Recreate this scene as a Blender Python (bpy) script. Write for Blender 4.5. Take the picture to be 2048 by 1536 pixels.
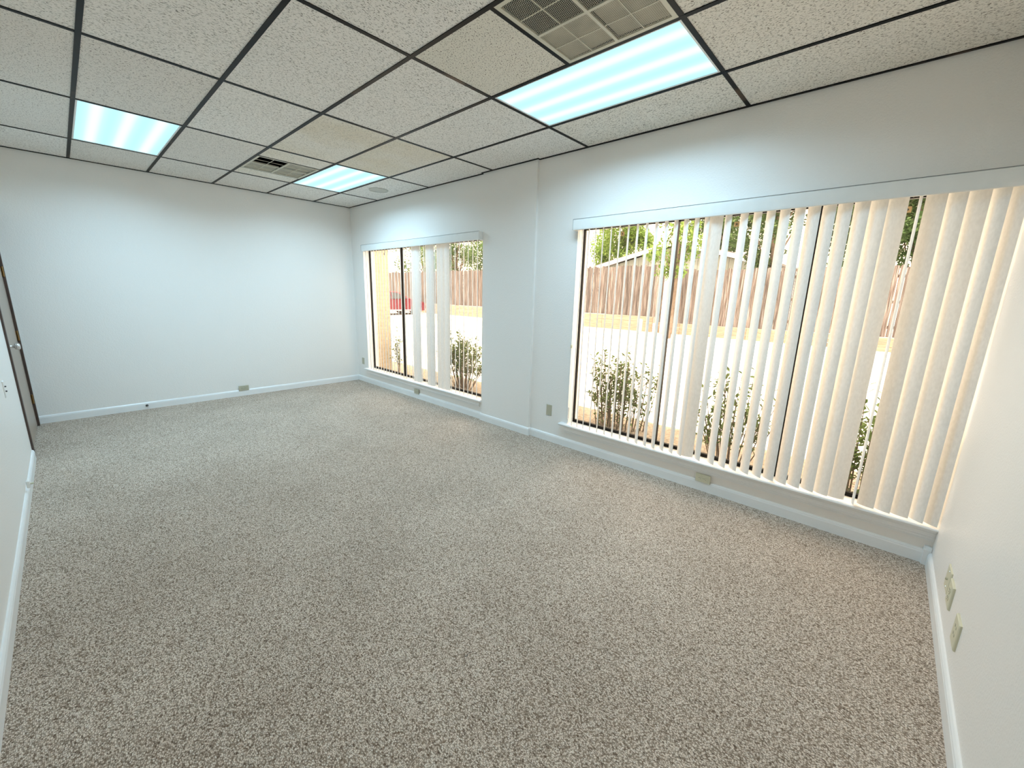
import bpy, math, random
from mathutils import Vector, Matrix

# ------------------------------------------------------------------ measures
XW, YF, YR, XL, H = 0.6128, 0.8775, -6.2339, -3.1053, 2.8213   # window wall, far wall, right wall, door wall, ceiling
scene = bpy.context.scene
COL = scene.collection
for o in list(bpy.data.objects):
    bpy.data.objects.remove(o)

# ------------------------------------------------------------------ camera
yaw, pitch, roll = 0.83012, -0.21730, 0.02704
fw = Vector((math.sin(yaw) * math.cos(pitch), math.cos(yaw) * math.cos(pitch), math.sin(pitch)))
rt = Vector((math.cos(yaw), -math.sin(yaw), 0))
up = rt.cross(fw)
r2 = rt * math.cos(roll) + up * math.sin(roll)
u2 = -rt * math.sin(roll) + up * math.cos(roll)
cam_d = bpy.data.cameras.new('camera')
cam = bpy.data.objects.new('camera', cam_d)
COL.objects.link(cam)
M3 = Matrix((r2, u2, -fw)).transposed()
cam.matrix_world = Matrix.Translation(Vector((-2.7406, -5.8306, 1.5354))) @ M3.to_4x4()
cam_d.sensor_fit = 'HORIZONTAL'
cam_d.sensor_width = 36.0
cam_d.lens = 36.0 * 815.298 / 2048.0
cam_d.clip_start = 0.02
cam_d.clip_end = 300
scene.camera = cam

# ------------------------------------------------------------------ sky, sun, exposure
world = bpy.data.worlds.new('sky')
scene.world = world
world.use_nodes = True
wn, wl = world.node_tree.nodes, world.node_tree.links
wn.clear()
w_out = wn.new('ShaderNodeOutputWorld')
w_bg = wn.new('ShaderNodeBackground')
w_sky = wn.new('ShaderNodeTexSky')
w_sky.sky_type = 'NISHITA'
w_sky.sun_disc = False
w_sky.sun_elevation = math.radians(62)
w_sky.sun_rotation = math.radians(250)
w_sky.air_density = 1.0
w_sky.dust_density = 4.0
w_sky.ozone_density = 1.0
w_bg.inputs['Strength'].default_value = 1.0
w_sc = wn.new('ShaderNodeVectorMath')
w_sc.operation = 'SCALE'
w_sc.inputs['Scale'].default_value = 0.22
wl.new(w_sky.outputs[0], w_sc.inputs[0])
w_mix = wn.new('ShaderNodeMix')               # bright warm-white summer haze over the clear sky
w_mix.data_type = 'RGBA'
w_mix.inputs[0].default_value = 0.70
w_mix.inputs[7].default_value = (4.1, 3.1, 2.2, 1.0)
wl.new(w_sc.outputs[0], w_mix.inputs[6])
wl.new(w_mix.outputs[2], w_bg.inputs['Color'])
wl.new(w_bg.outputs[0], w_out.inputs['Surface'])

sun_d = bpy.data.lights.new('sun', 'SUN')
sun_d.energy = 4.8
sun_d.angle = math.radians(0.8)
sun_d.color = (1.0, 0.91, 0.78)
sun = bpy.data.objects.new('sun', sun_d)
COL.objects.link(sun)
sun.location = (-4, -4, 12)
sun.rotation_euler = Vector((0.32, 0.22, -0.92)).to_track_quat('-Z', 'Y').to_euler()

scene.view_settings.view_transform = 'Standard'
scene.view_settings.look = 'None'
scene.view_settings.gamma = 1.0
scene.view_settings.use_curve_mapping = False
scene.view_settings.exposure = 0.98
scene.cycles.max_bounces = 16
scene.cycles.diffuse_bounces = 12
scene.cycles.transparent_max_bounces = 24
LAMP_W = 15.4
LAMP_COL = (0.52, 0.80, 1.0)

# ------------------------------------------------------------------ materials
def new_mat(name):
    m = bpy.data.materials.new(name)
    m.use_nodes = True
    nt = m.node_tree
    nt.nodes.clear()
    out = nt.nodes.new('ShaderNodeOutputMaterial')
    return m, nt, out

def node(nt, typ, **kw):
    n = nt.nodes.new(typ)
    for k, v in kw.items():
        if k in n.inputs:
            n.inputs[k].default_value = v
        else:
            setattr(n, k, v)
    return n

def c4(c):
    return (c[0], c[1], c[2], 1.0)

def ramp(nt, stops, interp='LINEAR'):
    r = nt.nodes.new('ShaderNodeValToRGB')
    r.color_ramp.interpolation = interp
    e = r.color_ramp.elements
    while len(e) > 1:
        e.remove(e[-1])
    e[0].position = stops[0][0]
    e[0].color = c4(stops[0][1])
    for p, c in stops[1:]:
        x = e.new(p)
        x.color = c4(c)
    return r

def coords(nt, scale=(1, 1, 1), rot=(0, 0, 0), rand=0.0, gen='Object'):
    t = nt.nodes.new('ShaderNodeTexCoord')
    mp = nt.nodes.new('ShaderNodeMapping')
    mp.inputs['Scale'].default_value = scale
    mp.inputs['Rotation'].default_value = rot
    src = t.outputs[gen]
    if rand:
        oi = nt.nodes.new('ShaderNodeObjectInfo')
        mu = nt.nodes.new('ShaderNodeMath')
        mu.operation = 'MULTIPLY'
        mu.inputs[1].default_value = rand
        nt.links.new(oi.outputs['Random'], mu.inputs[0])
        ad = nt.nodes.new('ShaderNodeVectorMath')
        ad.operation = 'ADD'
        nt.links.new(src, ad.inputs[0])
        nt.links.new(mu.outputs[0], ad.inputs[1])
        src = ad.outputs[0]
    nt.links.new(src, mp.inputs['Vector'])
    return mp.outputs[0]

def pbr(name, col, rough=0.5, metal=0.0, noise=None, bump=None, spec=0.5, rand=0.0):
    """noise=(scale, amount) tonal variation; bump=(scale, strength, distance)"""
    m, nt, out = new_mat(name)
    b = node(nt, 'ShaderNodeBsdfPrincipled', Roughness=rough, Metallic=metal)
    b.inputs['Base Color'].default_value = c4(col)
    b.inputs['Specular IOR Level'].default_value = spec
    nt.links.new(b.outputs[0], out.inputs[0])
    if noise:
        sc = noise[0] if isinstance(noise[0], tuple) else (noise[0],) * 3
        n = node(nt, 'ShaderNodeTexNoise', Scale=1.0, Detail=4.0)
        nt.links.new(coords(nt, sc, rand=rand), n.inputs['Vector'])
        a = noise[1]
        r = ramp(nt, [(0.25, [max(0, x * (1 - a)) for x in col]), (0.75, [min(1, x * (1 + a)) for x in col])])
        nt.links.new(n.outputs['Fac'], r.inputs[0])
        nt.links.new(r.outputs[0], b.inputs['Base Color'])
    if bump:
        n = node(nt, 'ShaderNodeTexNoise', Scale=1.0, Detail=2.0)
        nt.links.new(coords(nt, (bump[0],) * 3), n.inputs['Vector'])
        bp = node(nt, 'ShaderNodeBump', Strength=bump[1], Distance=bump[2])
        nt.links.new(n.outputs['Fac'], bp.inputs['Height'])
        nt.links.new(bp.outputs[0], b.inputs['Normal'])
    return m

MAT = {}
MAT['wall'] = pbr('wall_paint', (0.86, 0.84, 0.81), 0.40, bump=(110, 0.35, 0.004))
MAT['trim'] = pbr('trim_paint', (0.84, 0.845, 0.84), 0.28, noise=(6, 0.02))
MAT['plenum'] = pbr('plenum_grey', (0.25, 0.25, 0.25), 0.9)
MAT['door'] = pbr('taupe_door_paint', (0.36, 0.30, 0.245), 0.35, noise=((3, 3, 1), 0.06))
MAT['door_frame'] = pbr('dark_brown_frame', (0.075, 0.045, 0.035), 0.4, noise=(9, 0.25))
MAT['chrome'] = pbr('chrome', (0.75, 0.75, 0.76), 0.18, 1.0)
MAT['brass'] = pbr('old_brass', (0.30, 0.19, 0.08), 0.4, 1.0)
MAT['ivory'] = pbr('ivory_plastic', (0.66, 0.63, 0.47), 0.35)
MAT['tan_plate'] = pbr('tan_plastic', (0.47, 0.45, 0.34), 0.4)
MAT['socket_dark'] = pbr('socket_dark', (0.05, 0.045, 0.04), 0.6)
MAT['white_plastic'] = pbr('white_plastic', (0.82, 0.82, 0.80), 0.35)
MAT['alu'] = pbr('bronze_aluminium', (0.005, 0.0045, 0.004), 0.5, 0.0, spec=0.2)
MAT['mullion'] = pbr('bronze_mullion', (0.006, 0.005, 0.0045), 0.5, 0.0, spec=0.2)
MAT['vent'] = pbr('cream_enamel', (0.60, 0.575, 0.47), 0.45, noise=(7, 0.06))
MAT['vent_back'] = pbr('dusty_deflector', (0.34, 0.31, 0.235), 0.7, noise=(9, 0.3))
MAT['vent_dark'] = pbr('vent_throat', (0.012, 0.012, 0.012), 0.9)
MAT['speaker'] = pbr('speaker_grille', (0.52, 0.51, 0.46), 0.6)
MAT['valance'] = pbr('valance_vinyl', (0.80, 0.80, 0.775), 0.38, noise=((14, 14, 14), 0.02))
MAT['tag'] = pbr('tan_tag', (0.42, 0.31, 0.16), 0.5)
MAT['asphalt'] = None

# tee bar: dark bronze with worn patches
def tee_mat():
    m, nt, out = new_mat('bronze_tee_bar')
    b = node(nt, 'ShaderNodeBsdfPrincipled', Roughness=0.38, Metallic=0.0)
    n = node(nt, 'ShaderNodeTexNoise', Scale=2.3, Detail=3.0)
    nt.links.new(coords(nt), n.inputs['Vector'])
    r = ramp(nt, [(0.0, (0.007, 0.0065, 0.006)), (0.64, (0.011, 0.009, 0.008)), (0.74, (0.09, 0.06, 0.04)), (0.84, (0.28, 0.26, 0.24))])
    b.inputs['Specular IOR Level'].default_value = 0.08
    nt.links.new(n.outputs['Fac'], r.inputs[0])
    nt.links.new(r.outputs[0], b.inputs['Base Color'])
    nt.links.new(b.outputs[0], out.inputs[0])
    return m
MAT['tee'] = tee_mat()

def tile_mat(name, base, dark, kind, rot=0.0, stain=0.0):
    m, nt, out = new_mat(name)
    b = node(nt, 'ShaderNodeBsdfPrincipled', Roughness=0.95)
    b.inputs['Specular IOR Level'].default_value = 0.1
    if kind == 'fissure':
        n = node(nt, 'ShaderNodeTexNoise', Scale=1.0, Detail=1.5, Roughness=0.5, Distortion=0.6)
        nt.links.new(coords(nt, (80, 230, 60) if rot == 0 else (230, 80, 60), rand=37.0), n.inputs['Vector'])
        r = ramp(nt, [(0.36, (0, 0, 0)), (0.41, (1, 1, 1))])
        nt.links.new(n.outputs['Fac'], r.inputs[0])
        mask = r.outputs[0]
    else:
        n = node(nt, 'ShaderNodeTexNoise', Scale=1.0, Detail=1.0, Distortion=0.4)
        nt.links.new(coords(nt, (125, 165, 60), (0, 0, rot), rand=37.0), n.inputs['Vector'])
        r = ramp(nt, [(0.335, (0, 0, 0)), (0.385, (1, 1, 1))])
        nt.links.new(n.outputs['Fac'], r.inputs[0])
        mask = r.outputs[0]
    fine = node(nt, 'ShaderNodeTexNoise', Scale=260.0, Detail=2.0)
    nt.links.new(coords(nt, rand=11.0), fine.inputs['Vector'])
    big = node(nt, 'ShaderNodeTexNoise', Scale=2.2, Detail=3.0)
    nt.links.new(coords(nt, rand=23.0), big.inputs['Vector'])
    rb = ramp(nt, [(0.38, base), (0.70, [base[0] * (1 - stain * 0.5), base[1] * (1 - stain * 0.75), base[2] * (1 - stain * 1.3)])])
    nt.links.new(big.outputs['Fac'], rb.inputs[0])
    mx0 = node(nt, 'ShaderNodeMix', data_type='RGBA', blend_type='MULTIPLY')
    mx0.inputs[0].default_value = 0.35
    nt.links.new(rb.outputs[0], mx0.inputs[6])
    rf = ramp(nt, [(0.3, (0.72, 0.72, 0.72)), (0.7, (1, 1, 1))])
    nt.links.new(fine.outputs['Fac'], rf.inputs[0])
    nt.links.new(rf.outputs[0], mx0.inputs[7])
    mx = node(nt, 'ShaderNodeMix', data_type='RGBA')
    nt.links.new(mask, mx.inputs[0])
    mx.inputs[6].default_value = c4(dark)
    nt.links.new(mx0.outputs[2], mx.inputs[7])
    nt.links.new(mx.outputs[2], b.inputs['Base Color'])
    bp = node(nt, 'ShaderNodeBump', Strength=0.6, Distance=0.004)
    nt.links.new(mask, bp.inputs['Height'])
    nt.links.new(bp.outputs[0], b.inputs['Normal'])
    nt.links.new(b.outputs[0], out.inputs[0])
    return m
TB = (0.92, 0.90, 0.86)
MAT['tile_a'] = tile_mat('fissured_tile', TB, (0.25, 0.235, 0.21), 'fissure', 0.0)
MAT['tile_b'] = tile_mat('fissured_tile_turned', (0.89, 0.855, 0.78), (0.22, 0.19, 0.15), 'fissure', math.pi / 2)
MAT['tile_c'] = tile_mat('pinhole_tile', (0.83, 0.80, 0.75), (0.24, 0.21, 0.19), 'pin')
MAT['tile_d'] = tile_mat('stained_tile', (0.90, 0.87, 0.80), (0.38, 0.35, 0.29), 'fissure', 0.0, 0.13)
MAT['tile_e'] = tile_mat('aged_pinhole_tile', (0.83, 0.80, 0.715), (0.14, 0.11, 0.09), 'pin', 0.3)

def carpet_mat():
    m, nt, out = new_mat('berber_carpet')
    b = node(nt, 'ShaderNodeBsdfPrincipled', Roughness=0.95)
    b.inputs['Specular IOR Level'].default_value = 0.05
    v = node(nt, 'ShaderNodeTexVoronoi', Scale=1.0, Randomness=0.8)
    wv = node(nt, 'ShaderNodeTexNoise', Scale=9.0, Detail=2.0)
    nt.links.new(coords(nt), wv.inputs['Vector'])
    ad = node(nt, 'ShaderNodeVectorMath', operation='MULTIPLY_ADD')
    nt.links.new(wv.outputs['Color'], ad.inputs[0])
    ad.inputs[1].default_value = (0.5, 0.5, 0)
    nt.links.new(coords(nt, (225, 160, 1)), ad.inputs[2])
    nt.links.new(ad.outputs[0], v.inputs['Vector'])
    sep = node(nt, 'ShaderNodeSeparateColor')
    nt.links.new(v.outputs['Color'], sep.inputs[0])
    r = ramp(nt, [(0.0, (0.28, 0.205, 0.16)), (0.10, (0.53, 0.42, 0.335)), (0.30, (0.81, 0.695, 0.585)), (0.75, (0.93, 0.815, 0.705)), (1.0, (0.98, 0.90, 0.81))])
    nt.links.new(sep.outputs[0], r.inputs[0])
    gap = ramp(nt, [(0.25, (1, 1, 1)), (0.70, (0.36, 0.325, 0.29))])
    nt.links.new(v.outputs['Distance'], gap.inputs[0])
    mx = node(nt, 'ShaderNodeMix', data_type='RGBA', blend_type='MULTIPLY')
    mx.inputs[0].default_value = 1.0
    nt.links.new(r.outputs[0], mx.inputs[6])
    nt.links.new(gap.outputs[0], mx.inputs[7])
    big = node(nt, 'ShaderNodeTexNoise', Scale=1.7, Detail=5.0)
    nt.links.new(coords(nt), big.inputs['Vector'])
    rb = ramp(nt, [(0.3, (0.86, 0.85, 0.84)), (0.7, (1.0, 1.0, 1.0))])
    nt.links.new(big.outputs['Fac'], rb.inputs[0])
    mx2 = node(nt, 'ShaderNodeMix', data_type='RGBA', blend_type='MULTIPLY')
    mx2.inputs[0].default_value = 1.0
    nt.links.new(mx.outputs[2], mx2.inputs[6])
    nt.links.new(rb.outputs[0], mx2.inputs[7])
    nt.links.new(mx2.outputs[2], b.inputs['Base Color'])
    bp = node(nt, 'ShaderNodeBump', Strength=0.5, Distance=0.005, invert=True)
    nt.links.new(v.outputs['Distance'], bp.inputs['Height'])
    nt.links.new(bp.outputs[0], b.inputs['Normal'])
    nt.links.new(b.outputs[0], out.inputs[0])
    return m
MAT['carpet'] = carpet_mat()

def slat_mat():
    m, nt, out = new_mat('translucent_vinyl_slat')
    d = node(nt, 'ShaderNodeBsdfPrincipled', Roughness=0.45)
    t = node(nt, 'ShaderNodeBsdfTranslucent')
    n = node(nt, 'ShaderNodeTexNoise', Scale=1.0, Detail=3.0)
    nt.links.new(coords(nt, (90, 90, 40), rand=5.0), n.inputs['Vector'])
    r = ramp(nt, [(0.3, (0.74, 0.74, 0.725)), (0.7, (0.82, 0.82, 0.805))])
    nt.links.new(n.outputs['Fac'], r.inputs[0])
    nt.links.new(r.outputs[0], d.inputs['Base Color'])
    t.inputs['Color'].default_value = (0.80, 0.76, 0.68, 1)
    mx = node(nt, 'ShaderNodeMixShader')
    mx.inputs[0].default_value = 0.12
    nt.links.new(d.outputs[0], mx.inputs[1])
    nt.links.new(t.outputs[0], mx.inputs[2])
    nt.links.new(mx.outputs[0], out.inputs[0])
    return m
MAT['slat'] = slat_mat()

def glass_mat():
    m, nt, out = new_mat('window_glass')
    t = node(nt, 'ShaderNodeBsdfTransparent')
    t.inputs['Color'].default_value = (0.94, 0.95, 0.94, 1)
    g = node(nt, 'ShaderNodeBsdfGlossy', Roughness=0.02)
    f = node(nt, 'ShaderNodeFresnel', IOR=1.45)
    mx = node(nt, 'ShaderNodeMixShader')
    ge = node(nt, 'ShaderNodeNewGeometry')
    iv = node(nt, 'ShaderNodeMath', operation='SUBTRACT')
    iv.inputs[0].default_value = 1.0
    nt.links.new(ge.outputs['Backfacing'], iv.inputs[1])
    ml = node(nt, 'ShaderNodeMath', operation='MULTIPLY')
    nt.links.new(f.outputs[0], ml.inputs[0])
    nt.links.new(iv.outputs[0], ml.inputs[1])
    nt.links.new(ml.outputs[0], mx.inputs[0])
    nt.links.new(t.outputs[0], mx.inputs[1])
    nt.links.new(g.outputs[0], mx.inputs[2])
    nt.links.new(mx.outputs[0], out.inputs[0])
    return m
MAT['glass'] = glass_mat()

def lens_mat():
    # prismatic acrylic lens: glowing, brighter over the three tubes that lie along its length
    m, nt, out = new_mat('lit_prismatic_lens')
    e = node(nt, 'ShaderNodeEmission')
    tc = node(nt, 'ShaderNodeTexCoord')
    sx = node(nt, 'ShaderNodeSeparateXYZ')
    nt.links.new(tc.outputs['Object'], sx.inputs[0])
    mu = node(nt, 'ShaderNodeMath', operation='MULTIPLY')
    mu.inputs[1].default_value = 2 * math.pi / 0.19
    nt.links.new(sx.outputs[0], mu.inputs[0])
    co = node(nt, 'ShaderNodeMath', operation='COSINE')
    nt.links.new(mu.outputs[0], co.inputs[0])
    mr = node(nt, 'ShaderNodeMapRange')
    mr.inputs[1].default_value = -1
    mr.inputs[2].default_value = 1
    mr.inputs[3].default_value = 0.0
    mr.inputs[4].default_value = 1.0
    nt.links.new(co.outputs[0], mr.inputs[0])
    r = ramp(nt, [(0.0, (0.45, 0.86, 1.0)), (0.5, (0.53, 0.92, 1.0)), (1.0, (0.78, 1.05, 1.12))])
    nt.links.new(mr.outputs[0], r.inputs[0])
    nt.links.new(r.outputs[0], e.inputs['Color'])
    e.inputs['Strength'].default_value = 0.66
    nt.links.new(e.outputs[0], out.inputs[0])
    return m
MAT['lens'] = lens_mat()

def leaf_mat(name, ca, cb, trans=0.35):
    m, nt, out = new_mat(name)
    d = node(nt, 'ShaderNodeBsdfDiffuse')
    t = node(nt, 'ShaderNodeBsdfTranslucent')
    g = node(nt, 'ShaderNodeNewGeometry')
    r = ramp(nt, [(0.0, ca), (1.0, cb)])
    nt.links.new(g.outputs['Random Per Island'], r.inputs[0])
    oi = node(nt, 'ShaderNodeObjectInfo')
    hs = node(nt, 'ShaderNodeHueSaturation')
    mr = node(nt, 'ShaderNodeMapRange')
    mr.inputs[3].default_value = 0.75
    mr.inputs[4].default_value = 1.25
    nt.links.new(oi.outputs['Random'], mr.inputs[0])
    nt.links.new(mr.outputs[0], hs.inputs['Value'])
    nt.links.new(r.outputs[0], hs.inputs['Color'])
    nt.links.new(hs.outputs[0], d.inputs['Color'])
    nt.links.new(hs.outputs[0], t.inputs['Color'])
    mx = node(nt, 'ShaderNodeMixShader')
    mx.inputs[0].default_value = trans
    nt.links.new(d.outputs[0], mx.inputs[1])
    nt.links.new(t.outputs[0], mx.inputs[2])
    nt.links.new(mx.outputs[0], out.inputs[0])
    return m
MAT['leaf_shrub'] = leaf_mat('shrub_leaf', (0.08, 0.13, 0.045), (0.23, 0.31, 0.13))
MAT['leaf_light'] = leaf_mat('light_tree_leaf', (0.11, 0.19, 0.04), (0.25, 0.34, 0.10), 0.45)
MAT['leaf_mid'] = leaf_mat('mid_tree_leaf', (0.045, 0.085, 0.03), (0.13, 0.19, 0.08))
MAT['leaf_dark'] = leaf_mat('dark_tree_leaf', (0.035, 0.065, 0.025), (0.10, 0.155, 0.065))
MAT['stem'] = pbr('shrub_stem', (0.13, 0.10, 0.075), 0.8, noise=(30, 0.3))
MAT['bark'] = pbr('tree_bark', (0.16, 0.12, 0.09), 0.9, noise=(8, 0.35))
MAT['pale_bark'] = pbr('pale_post', (0.80, 0.79, 0.75), 0.7, noise=(5, 0.1))
def picket_mat():
    m, nt, out = new_mat('weathered_cedar')
    b = node(nt, 'ShaderNodeBsdfPrincipled', Roughness=0.9)
    n = node(nt, 'ShaderNodeTexNoise', Scale=1.0, Detail=5.0)
    nt.links.new(coords(nt, (45, 45, 1.3), rand=19.0), n.inputs['Vector'])
    r = ramp(nt, [(0.30, (0.028, 0.020, 0.017)), (0.46, (0.085, 0.064, 0.056)), (0.58, (0.15, 0.125, 0.115)), (0.74, (0.32, 0.30, 0.29))])
    nt.links.new(n.outputs['Fac'], r.inputs[0])
    oi = node(nt, 'ShaderNodeObjectInfo')
    mr = node(nt, 'ShaderNodeMapRange')
    mr.inputs[3].default_value = 0.65
    mr.inputs[4].default_value = 1.35
    nt.links.new(oi.outputs['Random'], mr.inputs[0])
    hs_ = node(nt, 'ShaderNodeHueSaturation')
    nt.links.new(mr.outputs[0], hs_.inputs['Value'])
    nt.links.new(r.outputs[0], hs_.inputs['Color'])
    nt.links.new(hs_.outputs[0], b.inputs['Base Color'])
    nt.links.new(b.outputs[0], out.inputs[0])
    return m
MAT['picket'] = picket_mat()
MAT['timber'] = pbr('tan_timber', (0.27, 0.20, 0.145), 0.9, noise=((20, 2, 20), 0.25), rand=9.0)
MAT['concrete'] = pbr('pale_concrete', (0.60, 0.58, 0.54), 0.9, noise=(0.7, 0.12))
MAT['mulch'] = pbr('dry_planting_bed', (0.30, 0.255, 0.20), 1.0, noise=(30, 0.5))
MAT['brick'] = pbr('cream_brick', (0.50, 0.42, 0.30), 0.85, noise=(25, 0.15), rand=13.0)
MAT['mortar'] = pbr('mortar', (0.45, 0.39, 0.30), 0.95)
MAT['siding'] = pbr('pale_siding', (0.22, 0.235, 0.21), 0.8, noise=(3, 0.06))
MAT['roof'] = pbr('roof_shingle', (0.16, 0.14, 0.13), 0.9, noise=(9, 0.3))
MAT['fascia'] = pbr('white_fascia', (0.52, 0.50, 0.48), 0.6)
MAT['car_red'] = pbr('red_car_paint', (0.14, 0.018, 0.028), 0.25)
MAT['car_glass'] = pbr('car_glass', (0.03, 0.035, 0.04), 0.1)
MAT['tyre'] = pbr('tyre_rubber', (0.025, 0.025, 0.025), 0.8)
MAT['rim'] = pbr('wheel_rim', (0.55, 0.55, 0.56), 0.3, 0.9)
MAT['car_trim'] = pbr('car_trim', (0.70, 0.66, 0.62), 0.4)
MAT['lamp_red'] = pbr('tail_lamp', (0.5, 0.02, 0.02), 0.2)

# ------------------------------------------------------------------ mesh helpers
class MB:
    def __init__(self):
        self.v, self.f = [], []
    def add(self, vs, fs):
        b = len(self.v)
        self.v += [tuple(p) for p in vs]
        self.f += [tuple(b + i for i in f) for f in fs]
        return self
    def box(self, x0, x1, y0, y1, z0, z1):
        x0, x1 = min(x0, x1), max(x0, x1)
        y0, y1 = min(y0, y1), max(y0, y1)
        z0, z1 = min(z0, z1), max(z0, z1)
        vs = [(x, y, z) for z in (z0, z1) for y in (y0, y1) for x in (x0, x1)]
        return self.add(vs, [(0, 2, 3, 1), (4, 5, 7, 6), (0, 1, 5, 4), (2, 6, 7, 3), (0, 4, 6, 2), (1, 3, 7, 5)])
    def bbox(self, x0, x1, y0, y1, z0, z1, b):
        """box with its vertical (z-facing front) edges chamfered on every axis pair by b"""
        x0, x1 = min(x0, x1), max(x0, x1)
        y0, y1 = min(y0, y1), max(y0, y1)
        z0, z1 = min(z0, z1), max(z0, z1)
        pts = []
        for (zz, s) in ((z0, b), (z0 + b, 0), (z1 - b, 0), (z1, b)):
            ax0, ax1, ay0, ay1 = x0 + s, x1 - s, y0 + s, y1 - s
            c = b if s == 0 else b * 0.5
            pts.append([(ax0 + c, ay0, zz), (ax1 - c, ay0, zz), (ax1, ay0 + c, zz), (ax1, ay1 - c, zz),
                        (ax1 - c, ay1, zz), (ax0 + c, ay1, zz), (ax0, ay1 - c, zz), (ax0, ay0 + c, zz)])
        return self.loft(pts, True)
    def loft(self, rings, cap=True, closed=True):
        n = len(rings[0])
        vs = [p for r in rings for p in r]
        fs = []
        m = n if closed else n - 1
        for i in range(len(rings) - 1):
            for k in range(m):
                a, b2 = i * n + k, i * n + (k + 1) % n
                fs.append((a, b2, b2 + n, a + n))
        if cap:
            fs.append(tuple(range(n - 1, -1, -1)))
            fs.append(tuple((len(rings) - 1) * n + k for k in range(n)))
        return self.add(vs, fs)
    def tube(self, pts, rad, seg=8, cap=True):
        pts = [Vector(p) for p in pts]
        if not isinstance(rad, (list, tuple)):
            rad = [rad] * len(pts)
        rings = []
        for i, p in enumerate(pts):
            d = (pts[min(i + 1, len(pts) - 1)] - pts[max(i - 1, 0)]).normalized()
            a = Vector((0, 0, 1)) if abs(d.z) < 0.9 else Vector((1, 0, 0))
            s = d.cross(a).normalized()
            t = d.cross(s).normalized()
            rings.append([p + (s * math.cos(2 * math.pi * k / seg) + t * math.sin(2 * math.pi * k / seg)) * rad[i] for k in range(seg)])
        return self.loft(rings, cap)
    def disc_stack(self, c, axis, prof, seg=20):
        """lathe: prof = [(offset along axis, radius)]"""
        axis = Vector(axis).normalized()
        a = Vector((0, 0, 1)) if abs(axis.z) < 0.9 else Vector((1, 0, 0))
        s = axis.cross(a).normalized()
        t = axis.cross(s).normalized()
        c = Vector(c)
        rings = [[c + axis * h + (s * math.cos(2 * math.pi * k / seg) + t * math.sin(2 * math.pi * k / seg)) * r for k in range(seg)] for h, r in prof]
        return self.loft(rings, True)
    def prism(self, A, B, n, prof):
        """extrude profile [(out, z)] from A to B, 'out' measured along n"""
        A, B, n = Vector(A), Vector(B), Vector(n).normalized()
        rings = [[P + n * d + Vector((0, 0, z)) for d, z in prof] for P in (A, B)]
        return self.loft(rings, True)
    def mesh(self, name, mat=None, smooth=False):
        me = bpy.data.meshes.new(name)
        me.from_pydata(self.v, [], self.f)
        me.validate()
        if mat:
            me.materials.append(mat if not isinstance(mat, str) else MAT[mat])
        if smooth:
            me.polygons.foreach_set('use_smooth', [True] * len(me.polygons))
        me.update()
        return me
    def build(self, name, mat, parent=None, smooth=False):
        return link(name, self.mesh(name, mat, smooth), parent)

def fix_normals(me):
    import bmesh
    bm = bmesh.new()
    bm.from_mesh(me)
    bmesh.ops.recalc_face_normals(bm, faces=bm.faces)
    bm.to_mesh(me)
    bm.free()

def link(name, me, parent=None, loc=None, rz=None):
    o = bpy.data.objects.new(name, me)
    COL.objects.link(o)
    if parent is not None:
        o.parent = parent
    if loc is not None:
        o.location = loc
    if rz is not None:
        o.rotation_euler = (0, 0, rz)
    return o

def thing(name, label, cat, loc=(0, 0, 0), group=None):
    o = link(name, None, None, loc)
    return tag(o, label, cat, group)

def tag(o, label, cat, group=None):
    o['label'] = label
    o['category'] = cat
    if group:
        o['group'] = group
    return o

def struct(o, label=None):
    o['kind'] = 'structure'
    if label:
        o['label'] = label
    return o

def shift(mb, d):
    mb.v = [(p[0] - d[0], p[1] - d[1], p[2] - d[2]) for p in mb.v]
    return mb

# ------------------------------------------------------------------ room shell
TH = 0.2
ZO0, ZO1 = 0.228, 2.17            # window opening
W1A, W1B = 0.52, -2.284           # first window opening along y
W2A, W2B = -3.54, YR              # second window opening
PIL = (-3.052, -2.284, 0.028)     # pilaster

fl = MB().box(XL - 0.1, XW, YR, YF, -0.06, 0).build('floor', 'carpet')
struct(fl, 'greige looped berber carpet covering the room floor')

m = MB()
m.box(XW, XW + TH, YR - TH, YF + TH, -0.3, ZO0)
m.box(XW, XW + TH, YR - TH, YF + TH, ZO1, H + 0.35)
m.box(XW, XW + TH, W1A, YF + TH, ZO0, ZO1)
m.box(XW, XW + TH, W2A, W1B, ZO0, ZO1)
m.box(XW, XW + TH, YR - TH, YR, ZO0, ZO1)
m.box(XW - PIL[2], XW, PIL[0], PIL[1], 0, H)
struct(m.build('wall_window', 'wall'), 'white textured wall with two large windows and a shallow pilaster')
struct(MB().box(XL - TH, XW, YF, YF + TH, -0.3, H + 0.35).build('wall_far', 'wall'), 'bare white far wall')
struct(MB().box(XL - TH, XW, YR - TH, YR, -0.3, H + 0.35).build('wall_right', 'wall'), 'white wall with three ivory plates near the window corner')
DY0, DY1, DZ = -0.42, 0.80, 2.12
m = MB()
m.box(XL - TH, XL, YR, DY0, -0.3, H + 0.35)
m.box(XL - TH, XL, DY1, YF, -0.3, H + 0.35)
m.box(XL - TH, XL, DY0, DY1, DZ, H + 0.35)
m.box(XL - TH, XL - 0.12, DY0, DY1, -0.3, DZ)
struct(m.build('wall_left', 'wall'), 'white wall holding the brown framed door')

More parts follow.
